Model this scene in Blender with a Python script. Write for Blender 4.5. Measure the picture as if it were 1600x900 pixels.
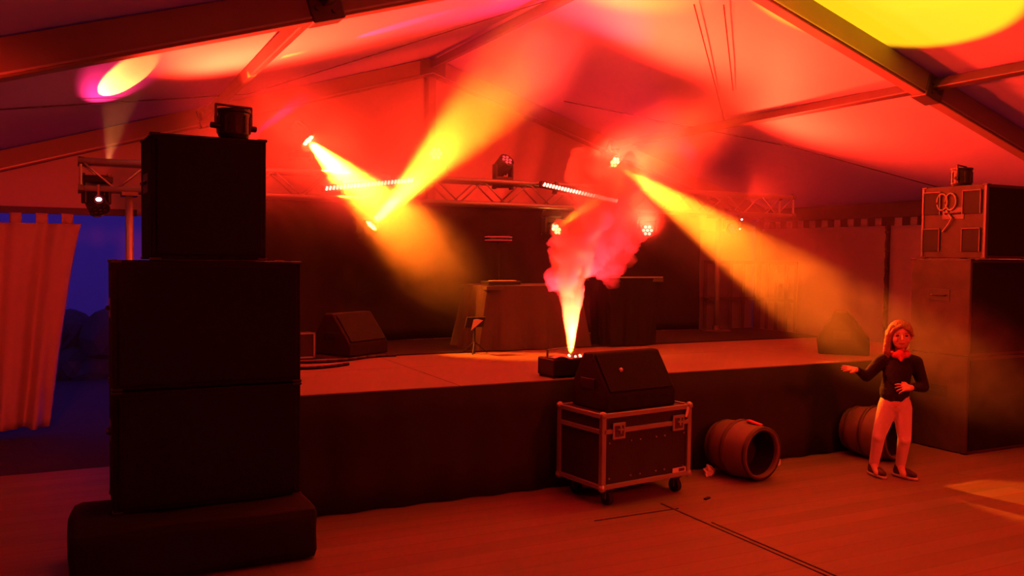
import bpy, bmesh, math, random
from mathutils import Vector, Matrix, Euler, noise
R = random.Random(7)
PI = math.pi
scn = bpy.context.scene
for o in list(bpy.data.objects): bpy.data.objects.remove(o)
C = scn.collection

# ------------------------------------------------------------------ camera
F, YAW, PIT, ROL, CAMH = 1371.7, 0.4651, -0.0399, 0.0118, 1.6
cam = bpy.data.cameras.new('camera'); camo = bpy.data.objects.new('camera', cam); C.objects.link(camo)
cam.sensor_width = 36.0; cam.lens = F / 1600 * 36.0; cam.clip_start = 0.05; cam.clip_end = 200
fw = Vector((math.sin(YAW) * math.cos(PIT), math.cos(YAW) * math.cos(PIT), math.sin(PIT)))
rt = Vector((math.cos(YAW), -math.sin(YAW), 0)); up = rt.cross(fw)
rt2 = rt * math.cos(ROL) - up * math.sin(-ROL) * -1; 
# image x axis rotated by ROL in the picture
rt2 = rt * math.cos(ROL) + up * math.sin(ROL); up2 = up * math.cos(ROL) - rt * math.sin(ROL)
m = Matrix((( rt2.x, up2.x, -fw.x, 0), (rt2.y, up2.y, -fw.y, 0), (rt2.z, up2.z, -fw.z, CAMH), (0, 0, 0, 1)))
camo.matrix_world = m; scn.camera = camo

# ------------------------------------------------------------------ view, world, renderer
scn.view_settings.view_transform = 'Standard'; scn.view_settings.look = 'None'
scn.view_settings.exposure = 0.0; scn.view_settings.gamma = 1.0; scn.view_settings.use_curve_mapping = False
w = bpy.data.worlds.new('evening_sky'); scn.world = w; w.use_nodes = True
bg = w.node_tree.nodes['Background']; bg.inputs[0].default_value = (0.13, 0.05, 1.0, 1); bg.inputs[1].default_value = 0.5
cy = scn.cycles
cy.use_denoising = True; cy.max_bounces = 5; cy.diffuse_bounces = 4; cy.glossy_bounces = 2
cy.volume_bounces = 0; cy.transparent_max_bounces = 24; cy.sample_clamp_indirect = 4.0; cy.caustics_reflective = False; cy.caustics_refractive = False

# ------------------------------------------------------------------ lights
RED = (1.0, 0.023, 0.008); ORG = (1.0, 0.155, 0.007); PINK = (1.0, 0.02, 0.16)
def light(name, kind, loc, col, power, target=None, size=0.1, cone=None, blend=0.3, size_y=None):
    l = bpy.data.lights.new(name, kind); l.color = col; l.energy = power
    if kind == 'AREA':
        l.size = size
        if size_y: l.shape = 'RECTANGLE'; l.size_y = size_y
    else: l.shadow_soft_size = size
    if cone: l.spot_size = math.radians(cone); l.spot_blend = blend
    o = bpy.data.objects.new(name, l); C.objects.link(o); o.location = loc
    if target is not None:
        o.rotation_euler = (Vector(target) - Vector(loc)).to_track_quat('-Z', 'Y').to_euler()
    return o
# red floods without fixtures: roof washes, wash from behind the camera, and added fills
light('truss_wash_centre', 'SPOT', (4.6, 7.35, 2.4), RED, 2400, (5.0, 4.9, 3.9), 0.15, 132, 1.0)
light('truss_wash_left', 'SPOT', (0.95, 7.4, 2.1), RED, 3000, (2.7, 5.8, 3.9), 0.15, 130, 1.0)
light('roof_fill_right', 'SPOT', (6.7, 7.5, 2.25), RED, 800, (7.0, 5.4, 3.2), 0.15, 150, 1.0)  # added fill to brighten the right roof slope and right wall
light('truss_wash_back', 'SPOT', (4.0, 8.6, 2.2), RED, 190, (4.0, 10.2, 2.9), 0.15, 160, 1.0)
light('front_wash', 'SPOT', (5.0, -1.5, 3.1), RED, 820, (5.0, 4.0, 0.0), 0.4, 62, 1.0)
light('front_wash_roof', 'AREA', (2.5, 0.5, 1.9), RED, 22, (2.0, 5.0, 3.0), 0.6)
light('curtain_fill', 'SPOT', (-0.8, 2.0, 2.0), RED, 900, (-0.5, 9.0, 1.3), 0.2, 38, 1.0)  # added fill with no known source, aimed at the left curtain

# ------------------------------------------------------------------ materials
def mat(name, col, rough=0.7, metal=0.0, var=0.15, scale=8.0, bump=0.0, bscale=None, spec=0.5):
    m = bpy.data.materials.new(name); m.use_nodes = True; nt = m.node_tree; N = nt.nodes; L = nt.links
    b = N['Principled BSDF']; b.inputs['Roughness'].default_value = rough; b.inputs['Metallic'].default_value = metal
    b.inputs['Specular IOR Level'].default_value = spec
    tc = N.new('ShaderNodeTexCoord'); nz = N.new('ShaderNodeTexNoise'); nz.inputs['Scale'].default_value = scale; nz.inputs['Detail'].default_value = 5
    L.new(tc.outputs['Object'], nz.inputs['Vector'])
    r = N.new('ShaderNodeMix'); r.data_type = 'RGBA'
    r.inputs[6].default_value = tuple(c * (1 - var) for c in col) + (1,); r.inputs[7].default_value = tuple(min(1, c * (1 + var)) for c in col) + (1,)
    L.new(nz.outputs['Fac'], r.inputs[0]); L.new(r.outputs[2], b.inputs['Base Color'])
    if bump:
        n2 = N.new('ShaderNodeTexNoise'); n2.inputs['Scale'].default_value = bscale or scale * 6; L.new(tc.outputs['Object'], n2.inputs['Vector'])
        bp = N.new('ShaderNodeBump'); bp.inputs['Strength'].default_value = bump; bp.inputs['Distance'].default_value = 0.02
        L.new(n2.outputs['Fac'], bp.inputs['Height']); L.new(bp.outputs['Normal'], b.inputs['Normal'])
    return m
def emit(name, col, s):
    m = bpy.data.materials.new(name); m.use_nodes = True; b = m.node_tree.nodes['Principled BSDF']
    b.inputs['Base Color'].default_value = (0.05, 0.05, 0.05, 1)
    b.inputs['Emission Color'].default_value = (*col, 1); b.inputs['Emission Strength'].default_value = s
    return m
def smoke_mat(name, dens, g=0.2, col=(1, 1, 1)):
    m = bpy.data.materials.new(name); m.use_nodes = True; nt = m.node_tree; nt.nodes.clear()
    out = nt.nodes.new('ShaderNodeOutputMaterial'); v = nt.nodes.new('ShaderNodeVolumeScatter')
    v.inputs['Color'].default_value = (*col, 1); v.inputs['Density'].default_value = dens; v.inputs['Anisotropy'].default_value = g
    nt.links.new(v.outputs[0], out.inputs['Volume']); return m
M = dict(
    pvc=mat('tent_pvc', (0.62, 0.60, 0.56), 0.55, var=0.05, scale=1.5, bump=0.25, bscale=3),
    pvcwall=mat('tent_wall_pvc', (0.60, 0.57, 0.52), 0.6, var=0.06, scale=2, bump=0.3, bscale=2.5),
    dark_pvc=mat('dark_pvc', (0.10, 0.085, 0.08), 0.7),
    curtain=mat('cream_curtain', (0.60, 0.56, 0.50), 0.85, var=0.06, scale=4),
    alu=mat('aluminium', (0.42, 0.41, 0.40), 0.45, metal=0.6, var=0.1),
    beam=mat('weathered_beam', (0.30, 0.26, 0.20), 0.6, metal=0.2, var=0.12, scale=3),
    steel=mat('galvanised_steel', (0.11, 0.10, 0.095), 0.5, metal=0.4),
    black=mat('black_cabinet_paint', (0.020, 0.018, 0.016), 0.8, var=0.3, scale=30, bump=0.3, bscale=160, spec=0.12),
    side=mat('paler_black_cabinet', (0.075, 0.06, 0.055), 0.7, var=0.35, scale=9, bump=0.2, bscale=100, spec=0.3),  # paler than the left stack's cabinets, mottled at random
    grille=mat('speaker_grille', (0.018, 0.016, 0.015), 0.75, var=0.3, scale=60, bump=0.4, bscale=220, spec=0.1),
    cloth=mat('black_molton', (0.022, 0.018, 0.017), 0.95, var=0.25, scale=3, spec=0.15),
    cloth2=mat('brown_rumpled_cloth', (0.07, 0.05, 0.045), 0.9, var=0.3, scale=5, bump=0.5, bscale=9),
    skirt=mat('black_stage_skirt', (0.038, 0.032, 0.029), 0.95, var=0.25, scale=3, spec=0.1),
    plastic=mat('black_plastic', (0.02, 0.02, 0.021), 0.4, var=0.2),
    rubber=mat('rubber', (0.015, 0.015, 0.015), 0.8),
    ply=mat('stage_plywood', (0.21, 0.14, 0.10), 0.65, var=0.15, scale=2.5),
    case=mat('case_panel', (0.028, 0.024, 0.026), 0.45, var=0.2, bump=0.1),
    white=mat('white_sticker', (0.8, 0.8, 0.78), 0.5),
    bar1=mat('barrel_skin', (0.17, 0.115, 0.085), 0.6, var=0.25, scale=6, bump=0.3, bscale=12),
    bar2=mat('barrel_band', (0.07, 0.045, 0.035), 0.5, var=0.2),
    skin=mat('skin', (0.72, 0.45, 0.34), 0.55, var=0.05),
    hair=mat('light_brown_hair', (0.30, 0.18, 0.08), 0.5, var=0.4, scale=25, bump=0.6, bscale=70),
    sweater=mat('black_sweater', (0.012, 0.011, 0.013), 0.9, var=0.3, bump=0.3),
    legging=mat('pale_trousers', (0.72, 0.62, 0.58), 0.8, var=0.06, bump=0.15, bscale=60),
    scarf=mat('red_scarf', (0.75, 0.10, 0.12), 0.8, var=0.15),
    shoe=mat('dark_shoe', (0.05, 0.035, 0.035), 0.6), sole=mat('white_sole', (0.6, 0.58, 0.55), 0.6),
    eye=mat('dark_eye', (0.03, 0.02, 0.02), 0.2), lip=mat('lip', (0.5, 0.18, 0.16), 0.5),
    ground=mat('dark_turf', (0.035, 0.035, 0.025), 0.95, var=0.5, scale=14, bump=0.6),
    render=mat('pale_render', (0.5, 0.5, 0.55), 0.8, var=0.05),
    leaf=mat('dark_leaves', (0.03, 0.045, 0.02), 0.8, var=0.4),
    paper=mat('white_paper', (0.75, 0.72, 0.68), 0.7),
    rope=mat('dark_rope', (0.06, 0.05, 0.045), 0.9),
)
for k_ in ('pvc',):
    nt = M[k_].node_tree; b_ = nt.nodes['Principled BSDF']; o_ = nt.nodes['Material Output']
    tr_ = nt.nodes.new('ShaderNodeBsdfTranslucent'); tr_.inputs[0].default_value = (.9, .88, .82, 1); mx_ = nt.nodes.new('ShaderNodeMixShader'); mx_.inputs[0].default_value = .012
    nt.links.new(b_.outputs[0], mx_.inputs[1]); nt.links.new(tr_.outputs[0], mx_.inputs[2]); nt.links.new(mx_.outputs[0], o_.inputs['Surface'])
def floor_material():
    m = mat('deck_boards', (0.30, 0.21, 0.155), 0.55, var=0.2, scale=5, spec=0.35); nt = m.node_tree; N = nt.nodes; L = nt.links
    b = N['Principled BSDF']; tc = N.new('ShaderNodeTexCoord'); mp = N.new('ShaderNodeMapping'); mp.inputs['Location'].default_value = (-3.385 + 5, 0.6, 0)
    L.new(tc.outputs['Object'], mp.inputs['Vector'])
    br = N.new('ShaderNodeTexBrick'); br.offset = 0.0; br.inputs['Scale'].default_value = 1.0; br.inputs['Brick Width'].default_value = 2.5; br.inputs['Row Height'].default_value = 0.145
    br.inputs['Mortar Size'].default_value = 0.006; br.inputs['Mortar Smooth'].default_value = 0.3
    br.inputs['Color1'].default_value = (0.32, 0.225, 0.165, 1); br.inputs['Color2'].default_value = (0.26, 0.18, 0.135, 1); br.inputs['Mortar'].default_value = (0.24, 0.165, 0.125, 1)
    L.new(mp.outputs[0], br.inputs['Vector'])
    mx = N.new('ShaderNodeMix'); mx.data_type = 'RGBA'; mx.blend_type = 'MULTIPLY'; mx.inputs[0].default_value = 0.45
    nz = N.new('ShaderNodeTexNoise'); nz.inputs['Scale'].default_value = 2.2; nz.inputs['Detail'].default_value = 8
    mp2 = N.new('ShaderNodeMapping'); mp2.inputs['Scale'].default_value = (0.6, 3.0, 1); L.new(tc.outputs['Object'], mp2.inputs['Vector']); L.new(mp2.outputs[0], nz.inputs['Vector'])
    L.new(br.outputs['Color'], mx.inputs[6]); L.new(nz.outputs['Color'], mx.inputs[7]); L.new(mx.outputs[2], b.inputs['Base Color'])
    bp = N.new('ShaderNodeBump'); bp.inputs['Strength'].default_value = 0.5; bp.inputs['Distance'].default_value = 0.01
    L.new(nz.outputs['Fac'], bp.inputs['Height']); L.new(bp.outputs['Normal'], b.inputs['Normal']); return m
M['floor'] = floor_material()

# ------------------------------------------------------------------ mesh helpers
class MB:
    def __init__(s): s.b = bmesh.new()
    def box(s, c, d, rot=(0, 0, 0), bev=0.0, taper=None):
        g = bmesh.ops.create_cube(s.b, size=1.0); vs = g['verts']
        for v in vs:
            if taper and v.co.z > 0: v.co.x *= taper[0]; v.co.y *= taper[1]
            v.co = Vector((v.co.x * d[0], v.co.y * d[1], v.co.z * d[2]))
        if bev:
            es = list({e for v in vs for e in v.link_edges})
            r = bmesh.ops.bevel(s.b, geom=es, offset=bev, segments=2, affect='EDGES', profile=0.5); vs = list({v for f in r['faces'] for v in f.verts} | {v for v in vs if v.is_valid})
        bmesh.ops.transform(s.b, matrix=Matrix.Translation(Vector(c)) @ Euler(rot).to_matrix().to_4x4(), verts=vs); return s
    def cyl(s, a, b, r, r2=None, n=16, cap=True):
        a = Vector(a); b = Vector(b); d = b - a
        g = bmesh.ops.create_cone(s.b, cap_ends=cap, segments=n, radius1=r, radius2=r if r2 is None else r2, depth=d.length)
        bmesh.ops.transform(s.b, matrix=Matrix.Translation((a + b) / 2) @ d.to_track_quat('Z', 'Y').to_matrix().to_4x4(), verts=g['verts']); return s
    def ball(s, c, r, sc=(1, 1, 1), n=2, rot=(0, 0, 0)):
        g = bmesh.ops.create_icosphere(s.b, subdivisions=n, radius=r)
        bmesh.ops.transform(s.b, matrix=Matrix.Translation(Vector(c)) @ Euler(rot).to_matrix().to_4x4() @ Matrix.Diagonal((*sc, 1)), verts=g['verts']); return s
    def limb(s, pts, rad, n=14):
        for i in range(len(pts) - 1): s.cyl(pts[i], pts[i + 1], rad[i], rad[i + 1], n)
        for p, r in zip(pts, rad): s.ball(p, r)
        return s
    def tube(s, pts, r, n=8):
        for i in range(len(pts) - 1): s.cyl(pts[i], pts[i + 1], r, r, n)
        for p in pts[1:-1]: s.ball(p, r, n=1)
        return s
    def lathe(s, prof, n=32, mtx=None):
        rings = []
        for r, z in prof:
            rings.append([s.b.verts.new((r * math.cos(2 * PI * k / n), r * math.sin(2 * PI * k / n), z)) for k in range(n)])
        for i in range(len(rings) - 1):
            for k in range(n): s.b.faces.new((rings[i][k], rings[i][(k + 1) % n], rings[i + 1][(k + 1) % n], rings[i + 1][k]))
        if mtx is not None: bmesh.ops.transform(s.b, matrix=mtx, verts=[v for q in rings for v in q])
        return s
    def prism(s, poly, axis, a, b):   # polygon in the plane normal to axis, from a to b
        def P(p, t): return {'x': (t, p[0], p[1]), 'y': (p[0], t, p[1]), 'z': (p[0], p[1], t)}[axis]
        A = [s.b.verts.new(P(p, a)) for p in poly]; B = [s.b.verts.new(P(p, b)) for p in poly]; n = len(poly)
        s.b.faces.new(A); s.b.faces.new(B[::-1])
        for i in range(n): s.b.faces.new((A[i], B[i], B[(i + 1) % n], A[(i + 1) % n]))
        return s
    def grid(s, nu, nv, f):
        V = [[s.b.verts.new(f(i / nu, j / nv)) for j in range(nv + 1)] for i in range(nu + 1)]
        for i in range(nu):
            for j in range(nv): s.b.faces.new((V[i][j], V[i + 1][j], V[i + 1][j + 1], V[i][j + 1]))
        return s
    def build(s, name, m, parent=None, smooth=False, loc=None, rot=None, bevel=0, solid=0):
        bmesh.ops.recalc_face_normals(s.b, faces=s.b.faces)
        me = bpy.data.meshes.new(name); s.b.to_mesh(me); s.b.free()
        if m: me.materials.append(m)
        if smooth:
            for p in me.polygons: p.use_smooth = True
        o = bpy.data.objects.new(name, me); C.objects.link(o)
        if loc: o.location = loc
        if rot: o.rotation_euler = rot
        if parent: o.parent = parent
        if solid: q = o.modifiers.new('s', 'SOLIDIFY'); q.thickness = solid
        if bevel: q = o.modifiers.new('b', 'BEVEL'); q.width = bevel; q.segments = 2; q.limit_method = 'ANGLE'
        return o
def tag(o, label, cat, group=None, kind=None):
    if label: o['label'] = label
    if cat: o['category'] = cat
    if group: o['group'] = group
    if kind: o['kind'] = kind
    return o
def thing(name, label, cat, loc=(0, 0, 0), rz=0, group=None):
    o = bpy.data.objects.new(name, None); C.objects.link(o); o.empty_display_size = 0.1; o.location = loc; o.rotation_euler = (0, 0, rz)
    return tag(o, label, cat, group)
def struct(o): o['kind'] = 'structure'; return o
def copy_tree(o, parent=None):
    c = o.copy(); C.objects.link(c); c.parent = parent
    for ch in [x for x in list(bpy.data.objects) if x.parent == o]: copy_tree(ch, c)
    return c

# ------------------------------------------------------------------ tent shell
XR, ZR, HW, ZE = 3.9515, 3.7571, 5.33, 2.1159     # lower edge line of the rafters
YG, YF = 10.22, 5.19
SL = (ZR - ZE) / HW; MEM = 0.22
XL, XRT = XR - HW, XR + HW
def roofz(x): return ZR - SL * abs(x - XR)
YB = -7.0
def mem_pt(side):
    def f(u, v):
        x = XR + side * u * (HW + 0.1); y = YB + (YG + 0.05 - YB) * v
        b = (y - YF) / 5.03; sag = 0.05 * abs(math.sin(PI * b)) * math.sin(PI * min(1, u))
        return Vector((x, y, roofz(x) + MEM - sag + 0.012 * noise.noise(Vector((x * 1.1, y * 1.1, 3)))))
    return f
for nm, sd in (('ceiling_right', 1), ('ceiling_left', -1)):
    struct(MB().grid(40, 90, mem_pt(sd)).build(nm, M['pvc'], smooth=True))
struct(MB().box(((XL + XRT) / 2, (YB + 7.02) / 2, -0.135), (XRT - XL - 0.1, 7.02 - YB, 0.27)).build('floor', M['floor']))
struct(MB().grid(30, 30, lambda u, v: Vector((-25 + 60 * u, -20 + 60 * v, -0.28 + 0.02 * noise.noise(Vector((u * 30, v * 30, 0)))))).build('ground', M['ground']))
# joint strip between two floor panels
struct(MB().box((3.375, 2.6, 0.003), (0.012, 3.9, 0.006)).box((3.415, 2.4, 0.003), (0.01, 3.4, 0.006)).build('trim_1', M['steel']))
struct(MB().box((3.1, 4.42, 0.002), (0.62, 0.01, 0.004)).build('trim_2', M['rope']))

def gable_pt(x, z):
    fold = 0.035 * math.exp(-((x - 5.1) / 0.9) ** 2) * math.sin(14 * (x - 0.25 * z)) if z > 1.9 else 0
    return Vector((x, YG + 0.03 + fold + 0.02 * noise.noise(Vector((x * 1.3, z * 1.3, 0))), z))
g = MB()
g.grid(120, 16, lambda u, v: gable_pt(XL + 2 * HW * u, 1.95 + v * (roofz(XL + 2 * HW * u) + MEM + 0.02 - 1.95)))
g.grid(90, 10, lambda u, v: gable_pt(1.35 + (XRT - 1.35) * u, -0.28 + v * 2.24))
struct(g.build('wall_back', M['pvcwall'], smooth=True, solid=0.004))
struct(MB().box((XRT + 0.10, (YB + YG) / 2, 1.06), (0.01, YG - YB, 2.68)).build('wall_right', M['dark_pvc']))
struct(MB().box((XL - 0.10, (YB + YG) / 2, 1.06), (0.01, YG - YB, 2.68)).build('wall_left', M['pvcwall']))
fr = MB(); fr.prism([(XL - .1, -0.28), (XRT + .1, -0.28), (XRT + .1, ZE + MEM), (XR, ZR + MEM), (XL - .1, ZE + MEM)], 'y', YB - 0.02, YB); struct(fr.build('wall_front', M['pvcwall']))
# eave strip, dark, above the side curtains
struct(MB().box((XRT + 0.04, (YB + YG) / 2, 2.20), (0.10, YG - YB, 0.18)).build('trim_3', M['dark_pvc']))
struct(MB().box((XL + 0.9, YG - 0.08, 1.975), (2.2, 0.05, 0.07)).build('trim_4', M['dark_pvc']))

# ------------------------------------------------------------------ aluminium frames
def beam(mb, a, b, wdt=0.12, h=0.2):
    a = Vector(a); b = Vector(b); d = b - a; t = d.normalized(); s = Vector((0, 1, 0)); n = t.cross(s).normalized()
    if n.z < 0: n = -n
    P = []
    for q in (a, b):
        P += [mb.b.verts.new(q + s * sx * wdt / 2 + n * (0 if k == 0 else h)) for sx in (-1, 1) for k in (0, 1)]
    for f in ((0, 1, 3, 2), (4, 6, 7, 5), (0, 4, 5, 1), (2, 3, 7, 6), (0, 2, 6, 4), (1, 5, 7, 3)): mb.b.faces.new([P[i] for i in f])
    return mb
def frame(y, label, ridge=True):
    t = thing('tent_frame', label, 'tent frame', (XR, y, 0))
    for sd in (-1, 1):
        nm = 'rafter'
        o = beam(MB(), (0, 0, ZR), (sd * HW, 0, ZE)).build(nm, M['beam'], t, bevel=0.008)
        q = MB()      # the keder grooves run along both lower edges
        for sy in (-0.066, 0.066): beam(q, (0, sy, ZR + 0.015), (sd * HW, sy, ZE + 0.015), 0.012, 0.012)
        q.build('keder_rail', M['alu'], o)
        MB().box((sd * HW, 0, (ZE - 0.27) / 2), (0.14, 0.12, ZE + 0.27)).build('post', M['beam'], t, bevel=0.008)
        b = MB(); b.box((sd * 2.62, 0, roofz(XR + 2.62) + 0.085), (0.20, 0.16, 0.19), (0, sd * math.atan(SL), 0), 0.01)
        for k in range(4): b.cyl((sd * 2.62 + 0.05 * (k % 2 * 2 - 1), -0.085, roofz(XR + 2.62) + 0.05 + 0.08 * (k // 2)), (sd * 2.62 + 0.05 * (k % 2 * 2 - 1), -0.10, roofz(XR + 2.62) + 0.05 + 0.08 * (k // 2)), 0.014, n=8)
        b.build('purlin_bracket', M['steel'], t)
    MB().box((0, 0, ZR + 0.08), (0.34, 0.14, 0.22), bev=0.02).build('ridge_joint', M['steel'], t)
    return t
frame(YF, 'wide beam frame crossing the roof in the foreground above the speaker stacks', True)
gf = frame(YG - 0.07, 'beam frame against the rear gable wall behind the stage')
gp = MB().box((0, 0.0, (ZR - 0.27) / 2), (0.10, 0.09, ZR + 0.27)).build('gable_post', M['beam'], gf, bevel=0.006)
for i, (x, lab) in enumerate(((XR, 'dark ridge purlin running along the top of the roof to the gable'), (XR - 2.62, 'dark roof purlin on the left, above the left speaker stack'), (XR + 2.62, 'thin roof purlin on the right, above the right speaker stack'))):
    z = roofz(x) + 0.12
    o = MB().box((0, (YF + YG) / 2 - 2.6, 0), (0.07, 10.1, 0.09), (0, 0 if i == 0 else (math.atan(SL) * (1 if x > XR else -1)), 0), 0.01).build('roof_purlin', M['steel'], loc=(x, 0, z))
    tag(o, lab, 'purlin', 'roof purlins')
def cable(pts, label, r=0.006):
    o = MB().tube(pts, r, 6).build('bracing_cable', M['rope'])
    return tag(o, label, 'cable', 'thin cables under the roof')
def under(x, y, d=0.10): return (x, y, roofz(x) + MEM - d)
cable([under(-0.44, 7.1, .07), under(1.62, 9.3, .07), under(3.97, 7.2, .03)], 'thin cable under the left roof slope running to the ridge')
cable([under(4.66, 5.96, .07), under(6.72, 7.96, .07)], 'thin cable dropping down the right roof slope to the purlin')
cable([under(4.79, 5.74, .07), under(6.01, 7.03, .07)], 'short thin cable just right of a longer one on the right roof slope')
cable([under(5.4, 9.4, .07), under(7.4, 7.6, .07), under(9.2, 6.6, .07)], 'long thin cable crossing the right roof slope above the side curtains')

# ------------------------------------------------------------------ curtains
def curtain(name, p0, p1, z0, z1, label, amp, nf, tab=True, gather=None, seed=0):
    p0 = Vector(p0); p1 = Vector(p1); L_ = (p1 - p0).length; d = (p1 - p0).normalized(); nrm = Vector((-d.y, d.x, 0))
    mb = MB(); rr = random.Random(seed); ph = [rr.uniform(0, 6.28) for _ in range(4)]
    def f(u, v):
        z = z0 + (z1 - z0) * v; uu = u
        if gather: uu = u * (1 - gather * (1 - v) ** 0.8 ) if True else u
        a = amp * (0.35 + 0.65 * (1 - v))
        off = a * (math.sin(nf * 2 * PI * u + ph[0] + 0.8 * math.sin(3 * v + ph[1])) + 0.5 * math.sin(nf * 3.7 * PI * u + ph[2] + v)) + 0.3 * amp * noise.noise(Vector((u * 9, v * 4, seed)))
        q = p0 + d * (uu * L_) + nrm * off; return Vector((q.x, q.y, z))
    mb.grid(90, 24, f)
    if tab:
        n = max(3, int(L_ / 0.22))
        for k in range(n):
            u0 = (k + 0.22) / n; u1 = (k + 0.68) / n
            mb.grid(4, 2, lambda a, b: f(u0 + (u1 - u0) * a, 1.0) + Vector((0, 0, 0.10 * b)))
    o = mb.build(name, M['curtain'], smooth=True, solid=0.004)
    return tag(o, label, 'curtain')
curtain('curtain', (-1.27, YG - 0.32, 0), (0.09, YG - 0.32, 0), -0.20, 1.84, 'pale fabric curtain hanging in folds beside the open blue doorway', 0.085, 4, gather=0.22, seed=3)
curtain('curtain', (XRT - 0.03, 10.1, 0), (XRT - 0.03, 7.86, 0), 0.0, 2.0, 'pale side curtain with loops along the rail, from the rear corner to the dark gap', 0.012, 5, seed=5)
curtain('curtain', (XRT - 0.03, 7.78, 0), (XRT - 0.03, 1.2, 0), 0.0, 2.0, 'pale side curtain behind the right speaker stack', 0.015, 11, seed=6)
r = MB(); rp = [(XRT - 0.06, 7.82 + 0.012 * math.sin(k * 1.7), 2.04 - 0.06 * k) for k in range(34)]
r.tube(rp, 0.016, 6)
for k in range(2, 33, 4): r.ball(rp[k], 0.028)
tag(r.build('lacing_rope', M['rope']), 'dark knotted rope hanging down the gap between the two side curtains', 'rope')

# lattice windows printed in the rear corner of the tent
def lattice(name, x0, x1, z0, z1, at, axis):
    mb = MB(); nx, nz = 4, 2; t = 0.05
    for k in range(nx + 1):
        c = x0 + (x1 - x0) * k / nx; mb.box((c, at, (z0 + z1) / 2) if axis == 'y' else (at, c, (z0 + z1) / 2), (t, 0.02, z1 - z0 + t) if axis == 'y' else (0.02, t, z1 - z0 + t))
    for k in range(nz + 1):
        c = z0 + (z1 - z0) * k / nz; mb.box(((x0 + x1) / 2, at, c) if axis == 'y' else (at, (x0 + x1) / 2, c), (x1 - x0 + t, 0.02, t) if axis == 'y' else (0.02, x1 - x0 + t, t))
    return struct(mb.build(name, M['beam']))
lattice('window_1', 8.25, 9.2, 0.42, 1.5, YG - 0.06, 'y')
lattice('window_2', 9.35, 10.12, 0.42, 1.5, XRT - 0.07, 'x')

# ------------------------------------------------------------------ outside, seen through the doorway
tag(MB().box((0, 0, 1.5), (14, 0.3, 3.6), bev=0.02).build('outbuilding', M['render'], loc=(-1.0, 16.5, 0)), 'pale wall outside the open doorway, blue in the evening light', 'building')
h = MB()
for k in range(60):
    h.ball((-3 + 6 * k / 60 + R.uniform(-.1, .1), 14.2 + R.uniform(-.2, .2), 0.05 + R.uniform(-.25, .35)), R.uniform(.25, .42), n=2)
for v in h.b.verts: v.co += 0.08 * noise.noise_vector(v.co * 4)
tag(h.build('hedge', M['leaf']), 'low dark hedge outside the open doorway', 'hedge')

# ------------------------------------------------------------------ stage
SZ, SY, SYB, SX0, SX1 = 0.74, 5.19, 8.12, 0.55, 7.3
st = thing('stage', 'low black skirted stage with a plywood deck filling the end of the tent', 'stage', (SX0, SY, 0))
nx = 4; ny = 3
for i in range(nx):
    for j in range(ny):
        wx = (SX1 - SX0) / nx; wy = (SYB - SY) / ny
        MB().box((wx * (i + .5), wy * (j + .5), SZ - 0.02), (wx - 0.006, wy - 0.006, 0.04)).build('deck_panel', M['ply'], st, bevel=0.003)
def skirt(L_, zt, z0, amp=0.012, nf=3.3):
    return MB().grid(int(L_ * 30), 4, lambda u, v: Vector((u * L_, -amp * (0.35 + .65 * (1 - v)) * (1 + math.sin(u * L_ * nf * 2 * PI + 0.7 * math.sin(u * 17))) - 0.004, z0 + (zt - z0) * v)))
skirt(SX1 - SX0, SZ - 0.006, 0.005).build('skirt', M['skirt'], st, smooth=True, solid=0.003)
skirt(SYB - SY, SZ - 0.045, -0.2).build('skirt', M['skirt'], st, smooth=True, solid=0.003, loc=(SX1 - SX0, 0, 0), rot=(0, 0, PI / 2))
skirt(SYB - SY, SZ - 0.045, -0.2).build('skirt', M['skirt'], st, smooth=True, solid=0.003, loc=(0, SYB - SY, 0), rot=(0, 0, -PI / 2))
for i in range(5):
    for j in range(4):
        zb = 0.0 if j * (SYB - SY) / 3 + SY < 7.0 else -0.27
        MB().cyl(((SX1 - SX0 - .1) * i / 4 + .05, (SYB - SY - .2) * j / 3 + .1, zb), ((SX1 - SX0 - .1) * i / 4 + .05, (SYB - SY - .2) * j / 3 + .1, SZ - .045), 0.025).build('leg', M['alu'], st)

# backdrop
bd = MB().grid(260, 12, lambda u, v: Vector((u * 5.75, 0.03 * math.sin(u * 62 + 1.3 * math.sin(u * 23)) * (0.5 + 0.5 * (1 - v)) + 0.012 * noise.noise(Vector((u * 30, v * 3, 1))), 1.31 * v)))
tag(bd.build('backdrop', M['cloth'], smooth=True, solid=0.004, loc=(0.68, 8.05, 0.75)), 'black molton backdrop hanging in folds below the stage truss', 'backdrop')

# ------------------------------------------------------------------ truss
TZ0, TZ1, TY0, TY1, TX0, TX1 = 2.075, 2.295, 7.79, 8.01, 0.07, 7.6
tr = thing('stage_truss', 'long aluminium lattice truss spanning the stage above the black backdrop', 'truss', (TX0, 7.9, TZ0))
TL = TX1 - TX0
for zz in (0, TZ1 - TZ0):
    for yy in (TY0 - 7.9, TY1 - 7.9):
        MB().cyl((0, yy, zz), (TL, yy, zz), 0.024, n=12).build('chord', M['alu'], tr, smooth=True)
lc = MB(); n = 30; dx = TL / n; H = TZ1 - TZ0; hy = 0.11
for k in range(n):
    x0 = k * dx; a, b = (0, H) if k % 2 else (H, 0)
    for yy in (-hy, hy): lc.cyl((x0, yy, a), (x0 + dx, yy, b), 0.008, n=6)
    a, b = (-hy, hy) if k % 2 else (hy, -hy)
    for zz in (0, H): lc.cyl((x0, a, zz), (x0 + dx, b, zz), 0.008, n=6)
lc.build('lacing', M['alu'], tr, smooth=True)
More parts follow.
